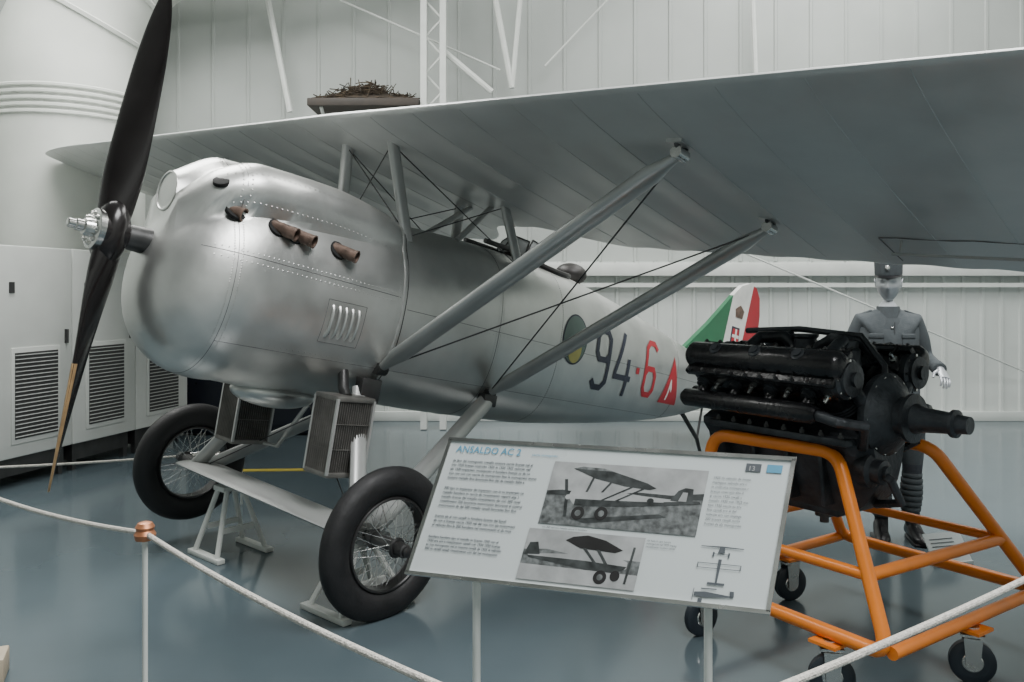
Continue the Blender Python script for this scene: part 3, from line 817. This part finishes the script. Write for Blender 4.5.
def rect(x0,y0,x1,y1,k,z=.0006):
    b.add([Vector((x*SWd,(1-y)*SH,z)) for x,y in((x0,y0),(x1,y0),(x1,y1),(x0,y1))],[(0,1,2,3)],k)
def poly(p,k,z,x0,y0,x1,y1):
    b.add([Vector(((x0+(x1-x0)*x)*SWd,(1-(y0+(y1-y0)*y))*SH,z)) for x,y in p],[list(range(len(p)))],k)
txt('ANSALDO AC 2',.03,.095,.027,'blue',.0002,1.0); txt('caccia monoposto',.27,.09,.010,'blue')
random.seed(5)
words='velivolo monoposto da caccia costruito in Italia nel 1925 su licenza con ala alta e motore da 300 cavalli impiegato dai reparti fino al 1930 la fusoliera era in metallo con rivestimento lavorante del tipo monoguscio'.split()
def para(n,wd): return '\n'.join(' '.join(random.choice(words) for _ in range(20))[:wd] for _ in range(n))
txt(para(5,58),.03,.17,.0098,'ink',line=1.25,off=.0002); txt(para(5,58),.03,.38,.0098,'ink',line=1.25,off=.0002); txt(para(3,58),.03,.59,.0098,'ink',line=1.25,off=.0002); txt(para(4,58),.03,.74,.0090,'ink',line=1.2,off=.0002)
txt(para(11,24),.80,.17,.0088,'ink',line=1.35); txt(para(2,44),.36,.59+.01,.007,'ink'); txt(para(3,26),.66,.63,.0065,'ink',line=1.2)
rect(.88,.05,.92,.105,'ink'); txt('13',.886,.10,.018,'ph_l'); rect(.935,.05,.975,.105,'blue')
def circp(cx_,cy_,rx,ry,k,z,*X): poly([(cx_+rx*math.cos(t),cy_+ry*math.sin(t)) for t in [i*math.pi/10 for i in range(20)]],k,z,*X)
# upper print: aircraft parked, seen from front quarter, nose left
X0=(.345,.12,.785,.57)
rect(*X0,'ph_m'); poly([(0,0),(1,0),(1,.42),(0,.50)],'ph_l',.0009,*X0); poly([(0,.48),(.1,.45),(.2,.47),(.35,.43),(.5,.44),(.6,.41),(.8,.42),(1,.36),(1,.46),(0,.54)],'ph_d',.0011,*X0)
poly([(.15,.56),(.16,.47),(.20,.42),(.30,.40),(.45,.42),(.62,.46),(.86,.49),(.90,.52),(.86,.56),(.55,.64),(.30,.68),(.20,.68)],'ph_l',.0013,*X0)
poly([(.20,.58),(.40,.57),(.86,.53),(.86,.56),(.55,.64),(.30,.68),(.20,.68)],'ph_d',.00135,*X0)
poly([(.14,.10),(.20,.06),(.34,.07),(.64,.26),(.70,.33),(.66,.36),(.50,.33),(.30,.24)],'ph_d',.0015,*X0); poly([(.14,.10),(.20,.06),(.34,.07),(.40,.11),(.28,.11)],'ph_m',.0016,*X0)
poly([(.80,.50),(.84,.34),(.88,.29),(.93,.30),(.94,.52)],'ph_d',.0015,*X0); poly([(.85,.50),(.87,.36),(.90,.36),(.90,.5)],'ph_l',.0016,*X0); poly([(.76,.53),(.98,.48),(.99,.52),(.80,.57)],'ph_d',.0016,*X0)
for q in([(.28,.22),(.295,.22),(.27,.46),(.255,.46)],[(.40,.28),(.415,.28),(.37,.45),(.355,.45)],[(.54,.33),(.56,.33),(.335,.64),(.315,.64)],[(.61,.35),(.63,.35),(.43,.63),(.41,.63)],[(.10,.28),(.12,.28),(.15,.56),(.13,.56)],[(.13,.56),(.15,.56),(.17,.86),(.15,.86)],[(.26,.66),(.28,.66),(.25,.8),(.23,.8)],[(.36,.64),(.38,.64),(.40,.78),(.385,.78)]): poly(q,'ph_d',.0017,*X0)
for cx_,cy_ in((.24,.80),(.39,.78)): circp(cx_,cy_,.042,.105,'black',.0018,*X0); circp(cx_,cy_,.02,.05,'ph_m',.0019,*X0)
circp(.15,.56,.018,.04,'ph_l',.0018,*X0); circp(.68,.53,.022,.045,'ph_d',.0018,*X0); poly([(.20,.9),(.75,.72),(.8,.76),(.3,.95)],'ph_d',.0010,*X0)
# lower print: side view, nose right
X1=(.325,.61,.655,.96)
rect(*X1,'ph_m'); poly([(0,0),(1,0),(1,.50),(0,.46)],'ph_l',.0009,*X1); poly([(0,.42),(.2,.38),(.4,.44),(1,.46),(1,.56),(0,.52)],'ph_m',.0010,*X1); poly([(0,.70),(1,.72),(1,1),(0,1)],'ph_l',.0010,*X1)
poly([(.04,.50),(.60,.40),(.82,.42),(.90,.50),(.90,.62),(.80,.72),(.55,.70),(.06,.57)],'ph_l',.0013,*X1); poly([(.04,.53),(.55,.54),(.90,.58),(.88,.64),(.80,.72),(.55,.70),(.06,.57)],'ph_d',.00135,*X1)
poly([(.01,.52),(.04,.28),(.11,.26),(.15,.50)],'ph_d',.0014,*X1)
poly([(.34,.18),(.40,.10),(.52,.05),(.68,.12),(.84,.28),(.78,.34),(.48,.31)],'black',.0015,*X1)
for q in([(.50,.30),(.53,.30),(.67,.62),(.64,.62)],[(.62,.31),(.65,.31),(.75,.60),(.72,.60)],[(.92,.20),(.94,.20),(.93,.55),(.91,.55)],[(.91,.55),(.93,.55),(.92,.90),(.90,.90)],[(.72,.66),(.75,.66),(.71,.82),(.68,.82)]): poly(q,'ph_d',.0016,*X1)
circp(.70,.82,.055,.13,'black',.0017,*X1); circp(.82,.77,.04,.10,'black',.0017,*X1); circp(.70,.82,.025,.06,'ph_m',.0018,*X1)
def plane3(cx,cy,kind):
    q=lambda pts:poly(pts,'ink',.001,cx-.055,cy-.05,cx+.055,cy+.05)
    if kind==0: q([(0,.45),(.5,.40),(1,.45),(1,.50),(0,.50)]); q([(.44,.5),(.56,.5),(.58,.85),(.42,.85)]); q([(.3,.8),(.34,.8),(.34,1.1),(.3,1.1)]); q([(.66,.8),(.7,.8),(.7,1.1),(.66,1.1)]); q([(.32,.9),(.68,.9),(.68,.94),(.32,.94)])
    elif kind==1:
        for pp in(((0,.3),(1,.3)),((0,.6),(1,.6)),((0,.3),(0,.6)),((1,.3),(1,.6))):
            (xa_,ya_),(xb_,yb_)=pp; q([(xa_-.01,ya_-.02),(xb_+.01,ya_-.02),(xb_+.01,yb_+.02),(xa_-.01,yb_+.02)])
        q([(.46,0),(.54,0),(.52,1.6),(.48,1.6)]); q([(.3,1.5),(.7,1.5),(.7,1.65),(.3,1.65)])
    else: q([(.05,.42),(.3,.36),(.95,.52),(.95,.58),(.3,.72),(.05,.66)]); q([(.18,.15),(.55,.12),(.55,.18),(.2,.22)]); q([(.85,.2),(.95,.2),(.97,.55),(.88,.55)]); q([(.16,.8),(.26,.8),(.26,1.05),(.16,1.05)]); q([(.02,.2),(.035,.2),(.035,.95),(.02,.95)])
plane3(.86,.63,0); plane3(.86,.755,1); plane3(.86,.93,2)
b.obj('printed_content',E,smooth=False)
b=MB([]); b.M=Matrix.Translation(-o)
for fx in(.19,.84):
    top=o+ex*(SWd*fx)+uy*.05-uz*.02
    bot=Vector((top.x,top.y,.0))
    b.tube([bot,top],.0105,'white',12); b.box(bot+Vector((0,0,.006)),(.16,.16,.012),'white'); b.box(top-uz*.004,(.05,.05,.012),'white',Matrix((ex,uy,uz)).transposed())
b.obj('posts',E)

# ================================================================== ROPES
E=empty('rope_barrier')
P1=Vector((-1.17,2.71,0)); P2=Vector((.16,1.42,0)); P3=Vector((2.05,2.75,0)); P0=Vector((-2.75,3.9,0)); Pb=Vector((-2.02,6.35,0)); Pc=Vector((-4.35,5.2,0))
b=MB([])
for p in(P1,P2,P3,P0):
    b.tube([p+Vector((0,0,.01)),p+Vector((0,0,.82))],.0085,'white',12); b.lathe(p,(0,0,1),[(0,.13),(.008,.13),(.02,.03),(.03,.012)],'white',28)
    b.lathe(p+Vector((0,0,.80)),(0,0,1),[(0,.014),(.005,.03),(.022,.034),(.035,.026),(.045,.03),(.058,.022),(.062,.01)],'copper',20)
b.tube([Pb,Pb+Vector((0,0,.45))],.0085,'white',10); b.tube([Pc,Pc+Vector((0,0,.5))],.0085,'white',10)
b.obj('stanchions',E)
b=MB([])
def rope(p,q,sag,z0=.825,z1=.825):
    P_=[]
    for i in range(33):
        t=i/32; v=p.lerp(q,t); P_.append(Vector((v.x,v.y,z0+(z1-z0)*t-sag*4*t*(1-t))))
    b.tube(P_,.0085,'rope',10)
rope(P1,P2,.035); rope(P2,P3,.03,z1=.87); rope(P1,P0,.05); rope(Pc,Pb,.03,.48,.40)
b.obj('ropes',E)
E=empty('floor_label_card')
b=MB([]); b.M=Matrix.Translation((2.55,4.98,0))@Matrix.Rotation(.25,4,'Z')
Rx=Matrix.Rotation(math.radians(55),3,'X')
b.box((0,0,.085),(.26,.19,.006),'board',Rx); b.box((0,.07,.06),(.02,.006,.14),'steel',Matrix.Rotation(math.radians(-25),3,'X')); 
for i in range(6): b.box((-.02,-.034+i*.0125,.046+i*.0178),(.16,.005,.001),'ink',Rx)
b.box((0,-.05,.012),(.26,.02,.02),'board'); b.obj('card',E,smooth=False)
b=MB([]); b.box((-2.15,3.5,.05),(.12,.16,.1),'wood',Matrix.Rotation(.4,3,'Z'),bev=.006); b.obj('wooden_chock')

# ================================================================== MANNEQUIN
ME=empty('uniformed_mannequin',Matrix.Translation((2.42,5.47,0))@Matrix.Rotation(math.radians(-12),4,'Z'))
J={ 'pel':((0.01,0,.93),(.150,.115)),'wa':((0,0,1.08),(.135,.10)),'ch':((0,-.005,1.27),(.165,.115)),'uc':((0,.005,1.39),(.15,.095)),'nk':((0,.01,1.475),(.055,.06)),'nk2':((0,.0,1.545),(.05,.052)),
 'hl':((-.080,0,.87),(.105,.115)),'ul':((-.075,-.02,.70),(.095,.105)),'kl':((-.055,-.03,.50),(.060,.066)),'cl':((-.045,.01,.36),(.056,.062)),'al':((-.035,.03,.12),(.040,.045)),'tl':((-.04,-.02,.06),(.042,.04)),'t2':((-.05,-.12,.038),(.040,.03)),
 'hr':((.10,0,.87),(.105,.115)),'ur':((.13,-.01,.70),(.095,.105)),'kr':((.145,-.01,.50),(.060,.066)),'cr':((.145,.03,.36),(.056,.062)),'ar':((.145,.05,.12),(.040,.045)),'tr':((.16,.0,.06),(.042,.04)),'tr2':((.18,-.10,.038),(.040,.03)),
 'sl':((-.165,.01,1.40),(.062,.062)),'al1':((-.205,.02,1.30),(.054,.056)),'el':((-.235,.03,1.14),(.045,.047)),'wl':((-.23,-.08,.95),(.036,.036)),
 'sr':((.165,.01,1.40),(.062,.062)),'ar1':((.20,.02,1.30),(.054,.056)),'er':((.235,.05,1.17),(.046,.047)),'wr':((.262,-.14,1.12),(.036,.036))}
keys=list(J); Ed=[('pel','wa'),('wa','ch'),('ch','uc'),('uc','nk'),('nk','nk2'),('pel','hl'),('hl','ul'),('ul','kl'),('kl','cl'),('cl','al'),('al','tl'),('tl','t2'),('pel','hr'),('hr','ur'),('ur','kr'),('kr','cr'),('cr','ar'),('ar','tr'),('tr','tr2'),('uc','sl'),('sl','al1'),('al1','el'),('el','wl'),('uc','sr'),('sr','ar1'),('ar1','er'),('er','wr')]
me=bpy.data.meshes.new('body'); me.from_pydata([J[k][0] for k in keys],[(keys.index(x),keys.index(y)) for x,y in Ed],[])
bo=bpy.data.objects.new('body',me); COL.objects.link(bo); bo.parent=ME
sk=bo.modifiers.new('skin','SKIN'); sk.use_smooth_shade=True
for i,k in enumerate(keys):
    me.skin_vertices[0].data[i].radius=J[k][1]; me.skin_vertices[0].data[i].use_root=(k=='pel')
ss=bo.modifiers.new('sub','SUBSURF'); ss.levels=2; ss.render_levels=2
m=mat('uniform_cloth',(.055,.065,.070),0,.9,.1,40,.2,150); nt=m.node_tree; bs=nt.nodes['Principled BSDF']
tc=nt.nodes.new('ShaderNodeTexCoord'); sp=nt.nodes.new('ShaderNodeSeparateXYZ'); rp=nt.nodes.new('ShaderNodeValToRGB'); rp.color_ramp.interpolation='CONSTANT'
mrr=nt.nodes.new('ShaderNodeMapRange'); mrr.inputs['From Max'].default_value=2.0
nt.links.new(tc.outputs['Object'],sp.inputs[0]); nt.links.new(sp.outputs['Z'],mrr.inputs['Value']); nt.links.new(mrr.outputs[0],rp.inputs['Fac'])
el=rp.color_ramp.elements; el[0].position=0; el[0].color=(.012,.012,.013,1); el[1].position=.08; el[1].color=(.04,.045,.055,1)
e_=el.new(.245); e_.color=(.055,.065,.070,1)
e_=el.new(.735); e_.color=(.42,.44,.46,1)
nt.links.new(rp.outputs['Color'],bs.inputs['Base Color']); me.materials.append(m)
b=MB([])
rows=[]
for z,rx,ry in((1.42,.135,.085),(1.36,.19,.116),(1.25,.185,.126),(1.12,.165,.118),(1.06,.162,.115),(.98,.182,.132),(.88,.20,.148),(.80,.212,.158)):
    rows.append([Vector((rx*math.cos(t)*(1+.01*math.sin(7*t)*(z<1)),ry*math.sin(t)*(1+.03*math.sin(9*t)*(z<1)),z)) for t in [2*math.pi*i/40 for i in range(40)]])
b.grid(rows,'jacket',closed=True)
b.lathe((0,0,1.45),(0,0,1),[(-.03,.085),(.0,.078),(.045,.068),(.045,.060),(0,.06)],'jacket',24,caps=False)
rb=[[Vector((.169*math.cos(t),.121*math.sin(t),z)) for t in [2*math.pi*i/40 for i in range(40)]] for z in(1.055,1.10)]
b.grid(rb,'leather',closed=True); b.box((0,-.125,1.078),(.05,.012,.045),'steel',bev=.003)
for z in(1.36,1.29,1.22,1.15,1.0): b.sphere((0,-.128 if z<1.34 else -.118,z),.009,'steel',8,6)
b.tube([(.012,-.127,1.40),(.012,-.133,1.25),(.012,-.122,1.1),(.012,-.14,.95),(.012,-.158,.81)],.004,'jacket',6)
for sx in(-1,1):
    b.box((sx*.095,-.118,1.27),(.085,.02,.10),'jacket',Matrix.Rotation(sx*.35,3,'Z'),bev=.006); b.box((sx*.095,-.124,1.31),(.088,.02,.03),'jacket',Matrix.Rotation(sx*.35,3,'Z'),bev=.005)
    b.box((sx*.11,-.132,.92),(.11,.025,.13),'jacket',Matrix.Rotation(sx*.4,3,'Z'),bev=.008)
    b.box((sx*.145,.01,1.450),(.10,.05,.012),'jacket',Matrix.Rotation(sx*.35,3,'Y'),bev=.004)
b.obj('tunic',ME,angle=60)
b=MB([])
for sx,kx,oy in((-1,-.035,0),(1,.145,.02)):
    for i in range(9):
        z=.14+i*.037; t=(z-.12)/.38; r=.047+.018*math.sin(math.pi*min(1,t*1.1))
        b.lathe((kx-(.02*t if sx<0 else 0),.03-.05*t+oy,z),(.05,.0,1),[(0,r-.002),(.006,r+.004),(.03,r+.005),(.036,r-.002)],'jacket',18)
    rows=[]
    for yy,wd,h in((.085,.02,.06),(.075,.036,.085),(.04,.042,.125),(.0,.044,.125),(-.05,.046,.085),(-.11,.050,.062),(-.16,.046,.052),(-.19,.028,.04),(-.20,.008,.02)):
        rows.append([Vector((kx+sx*.012-(yy)*.10*sx+wd*math.cos(t),yy+oy,.008+h/2+(h/2)*math.sin(t)*(1 if math.sin(t)>0 else .98))) for t in [2*math.pi*i/16 for i in range(16)]])
    b.grid(rows,'boot',closed=True,capa=True,capb=True)
    b.box((kx+sx*.018,-.055+oy,.009),(.088,.27,.018),'boot',bev=.006)
b.obj('puttees_and_boots',ME,angle=60)
b=MB([])
HC=Vector((0,-.012,1.645)); NU,NV=48,40; rows=[]
Rh=Matrix.Rotation(math.radians(-14),3,'Z')@Matrix.Rotation(math.radians(6),3,'X')
def g(x,s): return math.exp(-(x/s)**2)
for i in range(NV+1):
    t=math.pi*i/NV; row=[]
    for j in range(NU):
        a_=2*math.pi*j/NU
        x=math.sin(t)*math.sin(a_); y=-math.sin(t)*math.cos(a_); z=math.cos(t)
        p=Vector((x*.076,y*.097,z*.122))
        if z<0: p.x*=1-.30*(-z)**1.5; p.y*=(1-.12*(-z)) if y<0 else (1-.35*(-z))
        if y<0:
            fx,fz=p.x,p.z
            d=0
            d+=.026*g(fx,.013)*g(fz+.018,.022)+.012*g(fx,.010)*g(fz-.008,.022)
            for sx in(-1,1): d-=.011*g(fx-sx*.031,.016)*g(fz-.006,.013); d+=.005*g(fx-sx*.031,.009)*g(fz-.004,.006)
            d+=.006*g(fx,.05)*g(fz-.028,.010)
            d+=.007*g(fx,.022)*g(fz+.052,.006)+.007*g(fx,.020)*g(fz+.066,.007)-.004*g(fx,.024)*g(fz+.059,.0035)
            d+=.010*g(fx,.02)*g(fz+.095,.016)
            for sx in(-1,1): d+=.004*g(fx-sx*.045,.02)*g(fz+.02,.02)
            p.y-=d
        row.append(HC+Rh@p)
    rows.append(row)
b.grid(rows,'skin',closed=True)
for sx in(-1,1):
    c=HC+Rh@Vector((sx*.075,.012,-.008))
    b.tube([c+Rh@Vector((sx*.006*math.sin(t),.016*math.cos(t)+.0,.030*math.sin(t))) for t in np.linspace(-1.7,3.6,14)],.0055,'skin',8)
    b.sphere(c,(.006,.012,.02),'skin',8,6)
b.obj('head',ME,angle=80)
b=MB([])
rows=[]
for z,r,k in((.052,1.02,0),(.060,1.05,0),(.09,1.06,0),(.125,1.08,0),(.150,1.08,0),(.156,1.02,0),(.158,.5,0),(.159,.02,0)):
    rows.append([HC+Rh@Vector((.079*r*math.cos(t),.098*r*math.sin(t)+.004,z)) for t in [2*math.pi*i/32 for i in range(32)]])
b.grid(rows,'jacket',closed=True)
vis=[]
for q,(off,dz) in enumerate(((0,.058),(.045,.044))):
    vis.append([HC+Rh@Vector(((.080+off*.15)*math.cos(t),-(.098+off)*abs(math.sin(t))+.004,dz)) for t in np.linspace(.15,math.pi-.15,20)])
b.grid(vis,'boot'); b.sphere(HC+Rh@Vector((0,-.104,.105)),(.014,.005,.018),'steel',10,8)
b.obj('kepi_cap',ME,angle=50)
b=MB([])
def hand(wr,d,palm_n,sx):
    d=d.normalized(); nn=(palm_n-d*palm_n.dot(d)).normalized(); s=d.cross(nn)*sx
    b.tube([wr-d*.01,wr+d*.02,wr+d*.055,wr+d*.088],[.024,.030,.038,.036],'skin',14,ref=s,r2=[.018,.016,.015,.012])
    for i,(ox,L_) in enumerate(((-.028,.062),(-.0095,.074),(.0095,.07),(.027,.055))):
        p=wr+d*.082+s*ox; q=p+d*L_*.42+nn*.006; r=q+(d*.8+nn*.6).normalized()*L_*.33; u=r+(d*.45+nn*.9).normalized()*L_*.27
        b.tube([p-d*.012,p,q,r,u],[.0085,.009,.0082,.0072,.005],'skin',10)
    p=wr+d*.028-s*.03; q=p+(d*.6-s*.75+nn*.3).normalized()*.035; r=q+(d*.85-s*.2+nn*.4).normalized()*.03
    b.tube([p+s*.01,p,q,r],[.011,.012,.010,.0065],'skin',10)
hand(Vector(J['wr'][0])+Vector((.006,-.03,-.010)),Vector((.08,-.80,-.55)),Vector((-.3,0,-1)),1)
hand(Vector(J['wl'][0])+Vector((0,-.015,-.03)),Vector((.1,-.3,-1)),Vector((1,.1,0)),-1)
b.lathe(Vector(J['wr'][0])+Vector((-.008,.03,0.005)),Vector((.12,-.85,-.25)),[(0,.043),(.06,.044),(.062,.036)],'jacket',18)
b.lathe(Vector(J['wl'][0])+Vector((0,.02,.035)),Vector((.02,-.4,-.8)),[(0,.043),(.06,.044),(.062,.036)],'jacket',18)
b.obj('hands',ME,angle=80)

# ================================================================== LIGHTS
def area(name,loc,rot,sx,sy,pw,col=(1,1,1)):
    l=bpy.data.lights.new(name,'AREA'); l.shape='RECTANGLE'; l.size=sx; l.size_y=sy; l.energy=pw; l.color=col
    ob=bpy.data.objects.new(name,l); COL.objects.link(ob); ob.location=loc; ob.rotation_euler=rot; return ob
area('skylight_1',(-3.4,7.0,6.7),(0,0,0),3,5,690,(1,1,.97))
area('skylight_2',(3.8,7.2,6.7),(0,0,0),3,5,520,(1,1,.97))
area('skylight_3',(2.2,.6,6.7),(0,0,0),3.5,4,930,(1,1,1))
wl=bpy.data.worlds.new('world'); scene.world=wl; wl.use_nodes=True; wl.node_tree.nodes['Background'].inputs[0].default_value=(.8,.85,.9,1); wl.node_tree.nodes['Background'].inputs[1].default_value=.4
